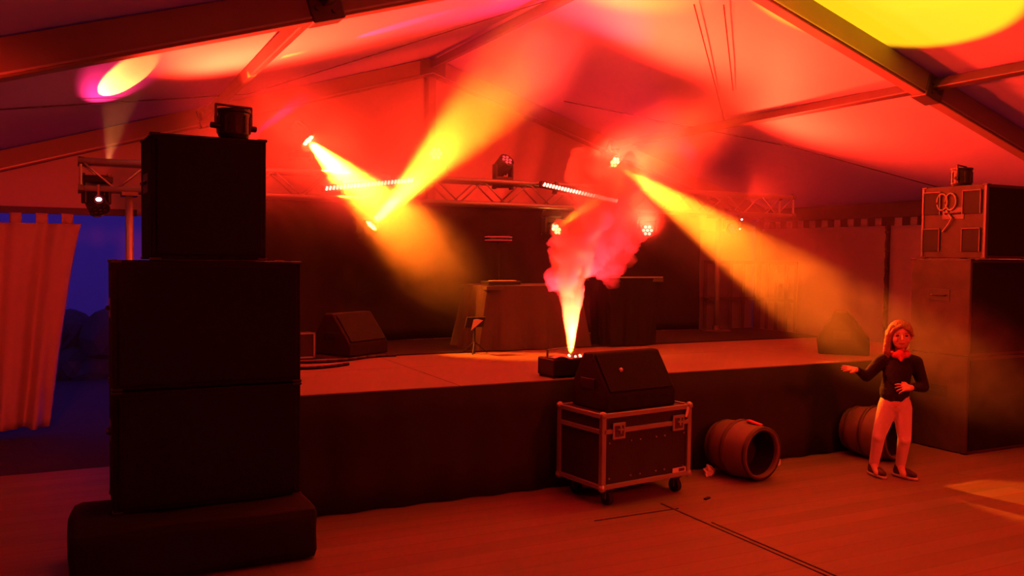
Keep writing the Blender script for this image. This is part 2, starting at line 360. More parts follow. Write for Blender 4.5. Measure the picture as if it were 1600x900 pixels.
for k in (0, n // 3, 2 * n // 3, n):
    for zz in (0, H):
        for yy in (-hy, hy): MB().cyl((k * dx - .02, yy, zz), (k * dx + .02, yy, zz), 0.032, n=12).build('coupler', M['steel'], tr)
    for yy in (-hy, hy): MB().cyl((k * dx, yy, 0), (k * dx, yy, H), 0.012, n=8).build('upright', M['alu'], tr)
def stand(x, y, label, zb=-0.27):
    t = thing('truss_stand', label, 'stand', (x, y, zb), group='stands carrying the truss')
    MB().cyl((0, 0, 0.05), (0, 0, TZ0 - zb - .05), 0.03).build('pole', M['alu'], t, smooth=True)
    MB().box((0, 0, TZ0 - zb - .04), (0.12, 0.26, 0.03)).build('top_plate', M['steel'], t)
    MB().cyl((0, 0, 0), (0, 0, 0.02), 0.16, n=24).cyl((0, 0, .02), (0, 0, .07), .045, n=16).build('base_plate', M['steel'], t)
    return t
stand(0.42, 7.75, 'pale pole holding up the left end of the truss, seen against the blue doorway')
stand(6.50, 7.80, 'pale pole at the right edge of the black backdrop under the truss', SZ)

# ------------------------------------------------------------------ lamps
led_w = emit('led_hot', (1.0, 0.30, 0.06), 60); led_r = emit('led_red_bright', (1.0, 0.10, 0.07), 14); led_d = emit('led_red_dim', (1.0, 0.04, 0.05), 1.5)
led_y = emit('led_warm', (1.0, 0.42, 0.08), 9); led_c = emit('led_cold_white', (0.7, 0.75, 1.0), 14); led_b = emit('led_bar_red', (1.0, 0.16, 0.10), 14)
def moving_head(loc, aim, hang, label, ledm, pan=None, group=None):
    """loc: lens centre. The head sits on its base (or hangs below it)."""
    loc = Vector(loc); aim = (Vector(aim)).normalized(); s = -1 if hang else 1
    base_z = -0.19 * s
    pivot = loc - aim * 0.09
    t = thing('moving_head_light', label, 'moving head light', pivot + Vector((0, 0, base_z - 0.0)), group=group)
    pa = math.atan2(aim.y, aim.x) + PI / 2
    MB().box((0, 0, 0.0), (0.21, 0.17, 0.06), (0, 0, 0.47 * -1), 0.015).build('base', M['plastic'], t)
    for sx in (-1, 1): MB().box((sx * 0.095, 0, 0.03 * s), (0.035, 0.05, 0.035), bev=0.006).build('clamp', M['steel'], t, loc=(0, 0, -0.06 * s))
    yk = MB(); yk.box((0, 0, s * 0.055), (0.22, 0.075, 0.05), bev=0.012)
    for sx in (-1, 1): yk.box((sx * 0.098, 0, s * 0.13), (0.026, 0.07, 0.14), bev=0.01)
    yk.build('yoke', M['plastic'], t, rot=(0, 0, pa))
    hd = MB(); hd.lathe([(0.0, -0.11), (0.05, -0.11), (0.066, -0.09), (0.078, -0.03), (0.082, 0.04), (0.080, 0.085), (0.07, 0.09), (0.066, 0.084), (0.0, 0.082)], 24)
    for k in range(8): a = k * PI / 4; hd.box((0.076 * math.cos(a), 0.076 * math.sin(a), -0.03), (0.012, 0.012, 0.09), (0, 0, a))
    hm = aim.to_track_quat('Z', 'Y').to_euler()
    ho = hd.build('head', M['plastic'], t, smooth=False, loc=(0, 0, -base_z), rot=hm)
    for k in range(7):
        c = (0, 0) if k == 6 else (0.042 * math.cos(k * PI / 3), 0.042 * math.sin(k * PI / 3))
        MB().ball((c[0], c[1], 0.086), 0.0165, (1, 1, .45), 2).build('led', ledm, ho)
    return t
def v(a, b): return Vector(b) - Vector(a)
B1, B2, B3, B4 = (1.90, 7.88, 2.58), (2.49, 7.88, 1.84), (5.16, 7.88, 2.57), (4.46, 7.88, 1.85)
T1, T2, T3, T4 = (3.38, 7.0, 0.88), (4.0, 6.4, 3.9), (5.78, 3.08, 0.03), (5.3, 4.35, 3.6)
G = 'moving heads on the stage truss'
moving_head(B1, v(B1, T1), False, 'moving head standing on the truss at left, throwing a bright yellow beam downwards', led_w, group=G)
moving_head(B2, v(B2, T2), True, 'moving head hanging under the truss at left, throwing a yellow beam up to the roof', led_w, group=G)
moving_head(B3, v(B3, T3), False, 'moving head on the truss at right, throwing an orange beam towards the child', led_w, group=G)
moving_head(B4, v(B4, T4), True, 'moving head hanging under the truss left of the smoke column, beam aimed up right', led_w, group=G)
moving_head((3.124, 7.88, 2.543), (-.38, -.92, .03), False, 'moving head with seven warm white lights on, inside the wide upward beam', led_y, group=G)
moving_head((3.885, 7.88, 2.53), (0.15, -.75, .62), False, 'dark moving head standing on the truss centre with dim red lights', led_d, group=G)
moving_head((5.592, 7.88, 1.862), (-.56, -.82, 0), True, 'moving head with seven bright red white lights, right of the smoke column', led_r, group=G)
moving_head((0.21, 7.86, 1.90), (0.3, -.6, -.75), True, 'dark moving head hanging at the left end of the truss near the doorway', M['plastic'], group=G)
moving_head((6.79, 7.88, 1.91), (-.6, -.8, 0.1), True, 'moving head hanging at the far right end of the truss with one small light', led_d, group=G)
def pin_lamp(loc, m, label, r):
    t = thing('spot_lamp', label, 'spot lamp', loc)
    MB().cyl((0, 0.06, 0), (0, 0, 0), r + .012, n=16).build('housing', M['plastic'], t)
    MB().ball((0, -0.002, 0), r, (1, .4, .7)).build('lens', m, t)
    MB().box((0, 0.05, 0.06), (0.02, 0.02, 0.12)).build('bracket', M['steel'], t)
pin_lamp((0.195, 7.70, 1.985), led_c, 'small cold white lamp under the left end of the truss', 0.022)
pin_lamp((6.80, 7.76, 2.01), led_c, 'tiny white lamp under the right end of the truss', 0.012)
pin_lamp((6.74, 7.72, 1.90), led_r, 'tiny warm lamp just below the white one at the right end of the truss', 0.014)
def led_bar(a, b, label):
    a = Vector(a); b = Vector(b); L_ = (b - a).length
    t = thing('led_bar', label, 'LED bar', (a + b) / 2, group='LED bars on the truss'); t.rotation_euler = (b - a).to_track_quat('X', 'Z').to_euler()
    MB().box((0, 0.02, 0), (L_ + 0.04, 0.06, 0.065), bev=0.008).build('housing', M['plastic'], t)
    for k in range(26):
        MB().box(((k + .5) / 26 * L_ - L_ / 2, -0.013, 0), (L_ / 26 * 0.5, 0.012, 0.036), (0, 0.45, 0)).build('led', led_b, t)
    for sx in (-1, 1): MB().box((sx * L_ * .3, 0.06, 0.0), (0.03, 0.06, 0.12)).build('bracket', M['steel'], t)
    l = light('led_bar_light', 'AREA', (a + b) / 2 + Vector((0, -0.05, 0)), RED, 10, (a + b) / 2 + Vector((0, -1, -0.1)), L_, size_y=0.04)
led_bar((1.99, 7.66, 2.145), (2.83, 7.72, 2.262), 'red LED bar tilted up to the right on the truss, left of centre')
led_bar((4.20, 7.72, 2.287), (5.05, 7.66, 2.145), 'red LED bar tilted down to the right on the truss, right of centre')

# the lamps' own light
light('beam_a', 'SPOT', Vector(B1) + v(B1, T1).normalized() * .03, ORG, 36000, T1, 0.035, 36, 0.9)
light('beam_b', 'SPOT', Vector(B2) + v(B2, T2).normalized() * .03, ORG, 24000, T2, 0.035, 28, 0.8)
light('beam_c', 'SPOT', Vector(B3) + v(B3, T3).normalized() * .03, ORG, 10500, T3, 0.03, 15, 0.45)
light('beam_d', 'SPOT', Vector(B4) + v(B4, T4).normalized() * .03, ORG, 1500, T4, 0.03, 15, 0.7)
# flood lamp outside the tent, glowing through the thin roof
light('outside_flood', 'SPOT', (6.9, 3.4, 7.4), (1, .45, .003), 120000, (5.28, 4.55, 3.55), 0.05, 25, 0.06)
# further spots without heads, placed to throw light patches on the roof
light('gobo_left', 'SPOT', (0.3, 8.9, 2.35), (1, .33, .05), 1100, (0.34, 7.2, 2.83), 0.01, 11, 0.25)
light('gobo_left_halo', 'SPOT', (0.3, 8.9, 2.35), PINK, 220, (0.34, 7.3, 2.83), 0.02, 22, 1)  # second spot added for the pink rim of this patch
light('gobo_purlin', 'SPOT', (0.7, 7.6, 2.5), (1, .4, .02), 350, (1.57, 7.42, 3.21), 0.01, 9, 0.9)
light('gobo_pink', 'SPOT', (1.3, 7.6, 2.5), (1, .03, .4), 220, (2.45, 7.01, 3.49), 0.01, 12, 0.5)
light('pink_wash', 'SPOT', (5.95, 7.5, 2.6), (1, .01, .14), 900, (3.2, 6.7, 3.9), 0.05, 46, 1)

# ------------------------------------------------------------------ loudspeakers
def speaker(name, w_, d_, h_, label, loc, rz=0, group=None, side=None, vents=False):
    t = thing(name, label, 'loudspeaker', loc, rz, group)
    c = MB().box((0, 0, h_ / 2), (w_, d_, h_)).build('cabinet', side or M['black'], t, bevel=0.008)
    g = MB().box((0, -d_ / 2 - 0.004, h_ / 2), (w_ - 0.05, 0.016, h_ - 0.05), bev=0.005).build('grille', M['grille'], t)
    for sx in (-1, 1):
        q = MB(); q.box((sx * (w_ / 2 + 0.001), 0, h_ * .62), (0.006, 0.2, 0.10), bev=0.002)
        q.tube([(sx * (w_ / 2 + 0.008), -0.07, h_ * .62), (sx * (w_ / 2 + 0.016), -0.05, h_ * .62), (sx * (w_ / 2 + 0.016), 0.05, h_ * .62), (sx * (w_ / 2 + 0.008), 0.07, h_ * .62)], 0.008)
        q.build('handle', M['plastic'], t)
    for sx in (-1, 1):
        for sy in (-1, 1):
            for zz in (0, h_): MB().box((sx * (w_ / 2 - .02), sy * (d_ / 2 - .02), zz - .004 if zz else .004), (.05, .05, .014), bev=0.004).build('corner_guard', M['plastic'], t)
    return t
# left stack, on its cloth covered base
b = MB().box((0, 0, 0.14), (1.15, 0.62, 0.28), bev=0.05)
bmesh.ops.subdivide_edges(b.b, edges=b.b.edges[:], cuts=4, use_grid_fill=True)
for vv in b.b.verts:
    if vv.co.z > 0.02: vv.co += 0.02 * noise.noise_vector(vv.co * 5); vv.co.z = max(0.002, vv.co.z)
bo = tag(b.build('speaker_base', M['cloth'], smooth=True, loc=(0.556, 4.76, 0)), 'wide cloth covered base on the floor under the left speaker stack', 'base')
speaker('subwoofer', 0.92, 0.46, 0.605, 'lower black subwoofer of the left stack, standing on the wide base', (0.635, 4.93, 0.285), group='subwoofers of the left stack')
speaker('subwoofer', 0.92, 0.46, 0.64, 'upper black subwoofer of the left stack, below the small cabinet', (0.635, 4.93, 0.898), group='subwoofers of the left stack')
speaker('loudspeaker', 0.565, 0.42, 0.63, 'narrow black loudspeaker on top of the left subwoofers', (0.628, 4.93, 1.546), math.radians(2.5))
# right stack
speaker('subwoofer', 1.1, 0.56, 0.79, 'lower black subwoofer of the right stack behind the child, on the floor', (7.03, 4.95, 0.004), side=M['side'], group='subwoofers of the right stack')
speaker('subwoofer', 1.1, 0.56, 0.79, 'upper black subwoofer of the right stack behind the child', (7.03, 4.95, 0.802), side=M['side'], group='subwoofers of the right stack')
tp = speaker('loudspeaker', 0.56, 0.60, 0.60, 'dark loudspeaker with connector bays in its side on the right stack', (6.85, 4.91, 1.60), side=M['side'])
for yy, zz in ((0.2, .46), (-0.17, .46), (0.2, .15), (-0.17, .15)):
    fr_ = MB().box((-0.284, yy, zz), (0.012, 0.16, 0.19), bev=0.004).build('connector_bay', M['rubber'], tp)
    q = MB()
    for a_, b_ in (((-.292, yy - .08, zz - .095), (-.292, yy - .08, zz + .095)), ((-.292, yy + .08, zz - .095), (-.292, yy + .08, zz + .095)), ((-.292, yy - .08, zz + .095), (-.292, yy + .08, zz + .095))): q.cyl(a_, b_, 0.006, n=6)
    q.build('bay_rim', M['steel'], fr_)
q = MB()
for cy_ in (0.02, 0.10):
    q.tube([(-.292, cy_ + 0.05 * math.cos(a * .5), .47 + 0.07 * math.sin(a * .5)) for a in range(13)], 0.007)
q.tube([(-.292, 0.06, .40), (-.30, 0.0, .33), (-.30, 0.03, .28), (-.292, 0.09, .22)], 0.007)
q.build('coiled_cable', M['beam'], tp)
for sy in (-1, 1): MB().box((-0.283, sy * 0.288, .3), (0.01, 0.02, 0.58)).build('edge_trim', M['steel'], tp)
def par_lamp(loc, rz, label):
    t = thing('stage_spotlight', label, 'spotlight', loc, rz)
    MB().lathe([(0, -.01), (.075, 0), (.082, .02), (.082, .13), (.088, .135), (.088, .150), (.078, .150), (.072, .11), (0, .10)], 28).build('housing', M['plastic'], t, smooth=False)
    q = MB()
    for k in range(10): a = k * PI / 5; q.box((.084 * math.cos(a), .084 * math.sin(a), .07), (.006, .012, .09), (0, 0, a))
    q.build('cooling_fins', M['side'], t)
    MB().tube([(.1, 0, .05), (.1, 0, .17), (-.1, 0, .17), (-.1, 0, .05)], .007).build('bracket', M['steel'], t)
    for sx in (-1, 1): MB().cyl((sx * .08, 0, .06), (sx * .125, 0, .06), .016, n=10).build('knob', M['plastic'], t)
par_lamp((0.775, 4.86, 2.19), .3, 'small dark spotlight lying on top of the left speaker stack')
par_lamp((6.78, 5.0, 2.214), .3, 'small dark spotlight on top of the right speaker stack')

def wedge(loc, rz, label, w_=0.6, d_=.42, h_=.40, m_=None):
    t = thing('stage_monitor', label, 'stage monitor', loc, rz, 'wedge stage monitors')
    pr = [(-d_ / 2, 0), (d_ / 2, 0), (d_ / 2 + .02, h_ * .35), (d_ / 2 - d_ * .30, h_), (d_ / 2 - d_ * .52, h_), (-d_ / 2 - .0, h_ * .30)]
    MB().prism(pr, 'x', -w_ / 2, w_ / 2).build('cabinet', m_ or M['black'], t, bevel=0.012)
    a = Vector((0, -d_ / 2, h_ * .30)); b_ = Vector((0, d_ / 2 - d_ * .52, h_)); mid = (a + b_) / 2; ang = math.atan2(b_.z - a.z, b_.y - a.y)
    MB().box((0, 0, 0), (w_ - .05, (b_ - a).length - .03, .012), bev=0.004).build('grille', M['grille'], t, loc=mid + Vector((0, -math.sin(ang), math.cos(ang))) * .006, rot=(ang, 0, 0))
    for sx in (-1, 1): MB().box((sx * (w_ / 2 + .001), .02, h_ * .45), (.006, .14, .07), bev=0.002).build('handle', M['plastic'], t)
    return t

# ------------------------------------------------------------------ flight case with a wedge standing in it
CA = math.radians(7.5); fc = thing('flight_case', 'black flight case on casters with aluminium edges and butterfly latches before the stage', 'flight case', (3.305, 4.88, 0), CA)
W_, D_, H0, H1 = .77, .46, .12, .60
MB().box((0, 0, (H0 + H1) / 2), (W_ - .02, D_ - .02, H1 - H0 - .02)).build('body', M['case'], fc)
e = MB(); t_ = .030
for z_ in (H0 + t_ / 2, H1 - t_ / 2, H1 - .115):
    for sy in (-1, 1): e.box((0, sy * (D_ / 2 - .006), z_), (W_, .022, t_))
    for sx in (-1, 1): e.box((sx * (W_ / 2 - .006), 0, z_), (.022, D_, t_))
for sx in (-1, 1):
    for sy in (-1, 1): e.box((sx * (W_ / 2 - .012), sy * (D_ / 2 - .012), (H0 + H1) / 2), (.034, .034, H1 - H0))
e.build('edge_profile', M['alu'], fc, bevel=0.003)
for sx in (-1, 1):
    for sy in (-1, 1):
        for z_ in (H0 + .01, H1 - .01): MB().ball((sx * (W_ / 2 - .008), sy * (D_ / 2 - .008), z_), .026).build('ball_corner', M['alu'], fc, smooth=True)
        q = MB().box((sx * .30, sy * .16, H0 - .012), (.09, .07, .014)).build('caster', M['steel'], fc)
        MB().cyl((sx * .30 - .016 + .02, sy * .16, .045), (sx * .30 + .016 + .02, sy * .16, .045), .045, n=20).build('wheel', M['rubber'], q)
        MB().box((sx * .30 - .005 + .02 - .02, sy * .16, .075), (.006, .03, .07)).box((sx * .30 + .045, sy * .16, .075), (.006, .03, .07)).build('fork', M['steel'], q)
for x_ in (-.255, .265):
    l_ = MB().box((x_, -D_ / 2 - .006, H1 - .115), (.105, .010, .105), bev=.004).build('latch', M['alu'], fc)
    MB().box((x_, -D_ / 2 - .013, H1 - .115), (.07, .006, .07), bev=.002).build('latch_dish', M['steel'], l_)
    MB().box((x_, -D_ / 2 - .021, H1 - .105), (.012, .012, .05)).box((x_, -D_ / 2 - .021, H1 - .105), (.04, .012, .012)).build('latch_key', M['alu'], l_)
for x_ in (-.32, -.14, -.06, .08, .155, .33):
    for z_ in (H0 + .065, H1 - .19): MB().cyl((x_, -D_ / 2 + .014, z_), (x_, -D_ / 2 + .004, z_), .006, n=8).build('rivet', M['alu'], fc)
MB().box((.29, -D_ / 2 + .004, H0 + .045), (.12, .004, .032)).build('label_plate', M['white'], fc)
MB().box((.31, -D_ / 2 + .001, H0 + .045), (.05, .004, .02)).build('plate_print', M['steel'], fc)
MB().box((.345, -D_ / 2 - .006, H1 - .05), (.022, .004, .07), (0, .3, 0)).build('torn_sticker', M['white'], fc)
wd = wedge((3.315, 4.905, .592), CA, 'black wedge monitor standing on the flight case beside the smoke jet', .60, .36, .36)
MB().cyl((-.13, -.105, .26), (-.13, -.118, .25), .012, n=10).build('badge', M['white'], wd)

# ------------------------------------------------------------------ fog machine
fg = thing('fog_machine', 'small black fog machine on the stage edge blowing the glowing smoke column', 'fog machine', (3.07, 5.33, SZ), .1)
MB().box((0, 0, .075), (.27, .20, .12), bev=.008).build('body', M['plastic'], fg)
MB().cyl((.10, -.02, .12), (.10, -.02, .155), .03, .022).build('nozzle', M['steel'], fg)
MB().tube([(-.12, 0, .12), (-.12, 0, .19), (.12, .06, .19), (.12, .06, .12)], .007).build('carry_handle', M['steel'], fg)
MB().grid(6, 6, lambda u, v_: Vector((-.13 + .15 * u, -.11 + .14 * v_, .143 + .012 * math.sin(5 * u) * math.cos(4 * v_)))).build('paper_towel', M['paper'], fg, solid=.002)
for k in range(6): a = k * PI / 3; MB().ball((.10 + .045 * math.cos(a), -.02 + .045 * math.sin(a), .14), .009).build('led', led_r, fg)
for sx in (-1, 1):
    MB().box((sx * .11, 0, .008), (.03, .18, .016)).build('foot', M['rubber'], fg)
NZ = Vector((3.13, 5.31, .90))

# ------------------------------------------------------------------ things on the stage
wedge((2.08, 7.12, SZ + .01), math.radians(30), 'dark wedge monitor at the left of the stage floor, beside the left stack', .46, .40, .34)
wedge((6.17, 5.66, SZ), math.radians(42), 'dark wedge monitor at the right edge of the stage beside the child', .34, .42, .38)
cb = thing('small_case', 'small case with pale edges on the stage next to the left speaker stack', 'case', (1.62, 7.0, SZ + .01))
MB().box((0, 0, .10), (.20, .2, .19)).build('body', M['case'], cb)
q = MB()
for sx in (-1, 1):
    q.box((sx * .095, -.1, .10), (.015, .012, .2))
for zz in (.006, .196): q.box((0, -.1, zz), (.2, .012, .012))
q.build('edge_profile', M['alu'], cb)
def cbl(pts, label, r=.012): tag(MB().tube(pts, r, 8).build('stage_cable', M['rubber'], smooth=True), label, 'cable', 'cables on the stage')
cbl([(1.2 + .09 * k, 6.55 + .05 * math.sin(k * .7) + .02 * k, SZ + .012) for k in range(14)], 'black cable snaking over the stage from behind the left stack')
cbl([(1.25 + .055 * k, 6.42 - .12 * math.sin(k * .29), SZ + .012) for k in range(12)], 'loop of black cable on the stage, nearest to the left stack')
tag(MB().box((0, 0, .005), (6.4, 1.12, .01)).build('stage_overlay', M['cloth'], loc=(3.98, 7.44, SZ)), 'dark carpet covering the back half of the stage below the backdrop', 'overlay')  # thin dark slab over the back half of the deck
def drape(loc, w_, d_, h_, label, spread=.1, seed=0, name='draped_table', rz=0, m_=None):
    t = thing(name, label, 'covered table', loc, rz)
    mb = MB(); n = 96
    rings = []
    for j in range(14):
        v_ = j / 13; z = h_ * (1 - v_)
        ring = []
        for k in range(n):
            a = 2 * PI * k / n; ca, sa = math.cos(a), math.sin(a); p = 5.0
            rr_ = 1 / ((abs(ca) ** p + abs(sa) ** p) ** (1 / p))
            f_ = 1 + spread * v_ + (.07 * v_) * math.sin(a * 11 + seed + math.sin(a * 3)) + .03 * v_ * math.sin(a * 23)
            ring.append(mb.b.verts.new((w_ / 2 * rr_ * ca * f_, d_ / 2 * rr_ * sa * f_, z)))
        rings.append(ring)
    for j in range(13):
        for k in range(n): mb.b.faces.new((rings[j][k], rings[j][(k + 1) % n], rings[j + 1][(k + 1) % n], rings[j + 1][k]))
    mb.b.faces.new(rings[0]); mb.build('cloth', m_ or M['cloth'], t, smooth=False)
    MB().box((0, 0, h_ - .02), (w_ * .98, d_ * .98, .03)).build('table_top', M['steel'], t)
    return t
dj = drape((4.70, 7.0, SZ + .01), .62, .45, .63, 'tall table draped in black cloth with a bright front edge, right of the smoke', -.12, 2)
MB().box((.0, -.21, .637), (.60, .02, .012)).build('edge_strip', M['alu'], dj)
drape((3.72, 7.2, SZ + .01), 1.02, .6, .56, 'wide table covered in dark rumpled cloth at the middle of the stage', .16, 5, m_=M['cloth2'])
kb = thing('keyboard', 'slim keyboard lying on the left end of the wide covered table', 'keyboard', (3.43, 7.06, SZ + .575), .1)
MB().box((0, 0, .018), (.34, .14, .032), bev=.006).build('body', M['plastic'], kb)
MB().box((0, -.03, .037), (.26, .05, .006)).build('keys', M['white'], kb)
ms = thing('music_stand', 'thin music stand holding a tilted white sheet', 'music stand', (3.06, 6.80, SZ + .0))
MB().cyl((0, 0, 0), (0, 0, .26), .009).build('pole', M['rubber'], ms)
for k in range(3): a = k * 2.09; MB().tube([(0, 0, .10), (.12 * math.cos(a), .12 * math.sin(a), .008)], .006).build('leg', M['rubber'], ms)
MB().box((0, -.01, .27), (.17, .012, .10), (.5, 0, 0)).build('tray', M['rubber'], ms)
pp_ = MB(); vs = [pp_.b.verts.new(p) for p in ((-.045, -.03, .20), (.065, -.035, .285), (-.02, -.03, .305))]; pp_.b.faces.new(vs)
tag(pp_.build('paper_sheet', M['paper'], loc=(3.06, 6.80, SZ), solid=.002), 'small pale triangular sheet of paper standing out in the dark stage', 'paper')
ls = thing('lamp_stand', 'stand with a round red rimmed lamp behind the covered table', 'lamp stand', (3.72, 7.72, SZ + .01))
MB().cyl((0, 0, .01), (0, 0, .95), .014).build('pole', M['rubber'], ls)
MB().lathe([(0, 0), (.10, 0), (.13, .02), (.13, .055), (.10, .07), (0, .07)], 28).build('lamp_body', M['plastic'], ls, loc=(0, 0, .95))
MB().lathe([(.131, .050), (.137, .053), (.131, .057)], 28).lathe([(.131, .018), (.136, .021), (.131, .024)], 28).build('rim', emit('rim_red', (1, .03, .03), .8), ls, loc=(0, 0, .95))
for k in range(3): a = k * 2.09 + .4; MB().tube([(0, 0, .25), (.2 * math.cos(a), .2 * math.sin(a), .01)], .009).build('leg', M['rubber'], ls)

# ------------------------------------------------------------------ barrels in front of the stage
def barrel(loc, rz, label):
    t = thing('barrel', label, 'barrel', loc, rz, 'barrels lying before the stage')
    mx = Matrix.Rotation(PI / 2, 4, 'X')   # axis -> -y
    L_ = .42
    prof = [(0, -L_ / 2), (.150, -L_ / 2), (.165, -L_ / 2 + .01), (.190, -L_ * .2), (.200, -.03), (.203, 0), (.200, .05), (.195, .11), (.182, L_ / 2 - .012), (.176, L_ / 2), (.166, L_ / 2), (.160, L_ / 2 - .02), (.168, .06), (.168, 0.0), (0, -.01)]
    MB().lathe(prof, 40, mx).build('shell', M['bar1'], t, smooth=True)
    for z_, r_ in ((-.14, .180), (.0, .204), (.195, .183)):
        MB().lathe([(r_ - .004, -.016), (r_ + .006, -.014), (r_ + .007, .012), (r_ - .004, .016)], 40, Matrix.Translation((0, -z_, 0)) @ mx).build('hoop', M['bar2'], t, smooth=True)
    MB().lathe([(0, 0), (.166, 0), (.166, .17), (.160, .17), (.160, .004), (0, .004)], 32, mx).build('hollow_shade', M['rubber'], t)  # black insert stands in for the shade inside the barrel
    MB().box((.03, -.10, .200), (.09, .10, .012), (0.25, .15, .5), .003).build('sticker', M['scarf'], t)
    return t
barrel((4.33, 4.90, .205), math.radians(6), 'brown barrel lying on its side right of the flight case, dark open end forward')
barrel((5.72, 4.93, .205), math.radians(10), 'brown banded barrel lying behind the child, dark open end forward')
for i, (p, lab) in enumerate((((4.12, 4.99, 0), 'crumpled pale scrap on the floor between the flight case and a barrel'), ((4.80, 5.05, 0), 'crumpled pale scrap at the foot of the stage right of the nearer barrel'))):
    q = MB().ball((0, 0, .035), .05, (1, .7, .9), 3)
    for vv in q.b.verts: vv.co += .03 * noise.noise_vector(vv.co * 22 + Vector((i * 9, 0, 0))); vv.co.z = max(0.001, vv.co.z)
    tag(q.build('crumpled_paper', M['paper'], loc=p), lab, 'paper scrap')
tag(MB().box((0, 0, .005), (.06, .02, .01), (0, 0, .4), .002).build('tape_scrap', M['rubber'], loc=(3.72, 4.52, 0)), 'small dark scrap of tape on the floor right of the flight case', 'tape')

# ------------------------------------------------------------------ the child
ch = thing('person', 'child in black sweater, red neckerchief and pale trousers, one arm stretched out', 'person', (5.355, 4.42, 0), math.radians(-42))
def remesh(o, vs, sm=6, f=.6):
    r_ = o.modifiers.new('r', 'REMESH'); r_.mode = 'VOXEL'; r_.voxel_size = vs; r_.use_smooth_shade = True
    s_ = o.modifiers.new('sm', 'SMOOTH'); s_.iterations = sm; s_.factor = f
    return o
HL, KL, AL = (-.055, 0, .52), (-.112, -.02, .30), (-.135, .015, .085)
HR_, KR, AR = (.040, 0, .52), (.060, -.03, .30), (.045, .02, .085)
SHL, EL, WL = (-.105, 0, .845), (-.205, .00, .725), (-.285, -.075, .782)
SHR, ER, WR = (.125, 0, .845), (.185, .03, .665), (.075, -.115, .675)
body = MB()
body.limb([(-.01, 0, .54), (0, 0, .68), (.01, .0, .80), (.012, .005, .87)], [.082, .072, .082, .055])
body.limb([(.012, .005, .86), (.015, -.005, .95)], [.034, .032])
body.limb([SHL, SHR], [.040, .040]); body.limb([SHL, EL, WL], [.036, .027, .019]); body.limb([SHR, ER, WR], [.036, .027, .019])
for h_, k_, a_ in ((HL, KL, AL), (HR_, KR, AR)): body.limb([h_, k_, a_], [.060, .042, .028]); body.limb([a_, (a_[0] + .01, a_[1] - .08, .035)], [.027, .022])
# head
HC = Vector((.016, -.008, 1.035))
body.ball(HC + Vector((0, .006, .012)), .082, (.93, 1.05, 1.06), 3)
body.ball(HC + Vector((0, -.022, -.035)), .060, (.95, .9, 1.0), 3)
body.ball(HC + Vector((0, -.050, -.066)), .024, (1.1, .8, .8), 2)
body.limb([HC + Vector((0, -.082, .004)), HC + Vector((0, -.097, -.020))], [.007, .011])
for s in (-1, 1):
    body.ball(HC + Vector((s * .036, -.055, -.028)), .024, (1, .8, 1), 2)
    body.ball(HC + Vector((s * .080, .004, -.010)), .018, (.4, .9, 1.2), 2)
# hands: palm, four fingers with two bends, thumb from the side of the palm
def hand(mb, wrist, d, side, curl, nrm):
    wrist = Vector(wrist); d = Vector(d).normalized(); nrm = Vector(nrm).normalized(); nrm = (nrm - d * nrm.dot(d)).normalized(); s = d.cross(nrm).normalized() * side
    for k in range(4):
        o = s * (k - 1.5) * .0135
        mb.limb([wrist + o * .6, wrist + d * .050 + o], [.0115, .0095])
    for k, L_ in enumerate((.048, .055, .052, .042)):
        o = s * (k - 1.5) * .0168; p = wrist + d * .050 + o; pts = [p]; ang = 0
        for seg in range(3):
            ang += curl * (1 + .12 * k); dd = d * math.cos(ang) - nrm * math.sin(ang) + s * (k - 1.5) * .17; p = p + dd * L_ * (.44, .32, .24)[seg]; pts.append(p)
        mb.limb(pts, [.0068, .0062, .0056, .0048], 10)
    p = wrist + d * .012 - s * .018
    p1 = p + (d * .6 - s * .8).normalized() * .026; p2 = p1 + (d * .9 - s * .25 - nrm * .2).normalized() * .020
    mb.limb([p, p1, p2], [.0105, .0085, .0065], 10)
hand(body, WL, (-.95, -.15, .14), 1, .10, (0.1, -.45, .9))
hand(body, WR, (-.93, -.28, .02), -1, .28, (0, -.75, .65))
bo = remesh(body.build('body', M['skin'], ch), .0030, 3, .4)
for s in (-1, 1):
    MB().ball(HC + Vector((s * .030, -.0745, .006)), .0095, (1.2, .6, .75), 2).build('eye', M['eye'], ch, smooth=True)
    MB().limb([HC + Vector((s * .018, -.083, .024)), HC + Vector((s * .044, -.074, .025))], [.0028, .0022], 8).build('eyebrow', M['hair'], ch)
MB().limb([HC + Vector((-.017, -.087, -.047)), HC + Vector((0, -.092, -.050)), HC + Vector((.017, -.087, -.047))], [.0035, .0055, .0035], 8).build('mouth', M['lip'], ch, smooth=True)
# sweater
sw = MB()
sw.limb([(-.012, 0, .615), (-.004, 0, .70), (.008, 0, .80), (.012, .0, .845)], [.103, .096, .098, .075], 20)
sw.cyl((-.012, 0, .60), (-.012, 0, .65), .102, .102, 20)
sw.limb([SHL, (.01, 0, .862), SHR], [.050, .056, .050]); sw.limb([SHL, EL, (WL[0] + .012, WL[1] + .010, WL[2] - .006)], [.050, .040, .026]); sw.limb([SHR, ER, (WR[0] + .016, WR[1] + .016, WR[2])], [.050, .042, .027])
for vv in sw.b.verts: vv.co.y *= .92 if abs(vv.co.x) < .11 else 1
remesh(sw.build('sweater', M['sweater'], ch), .007, 5, .5)
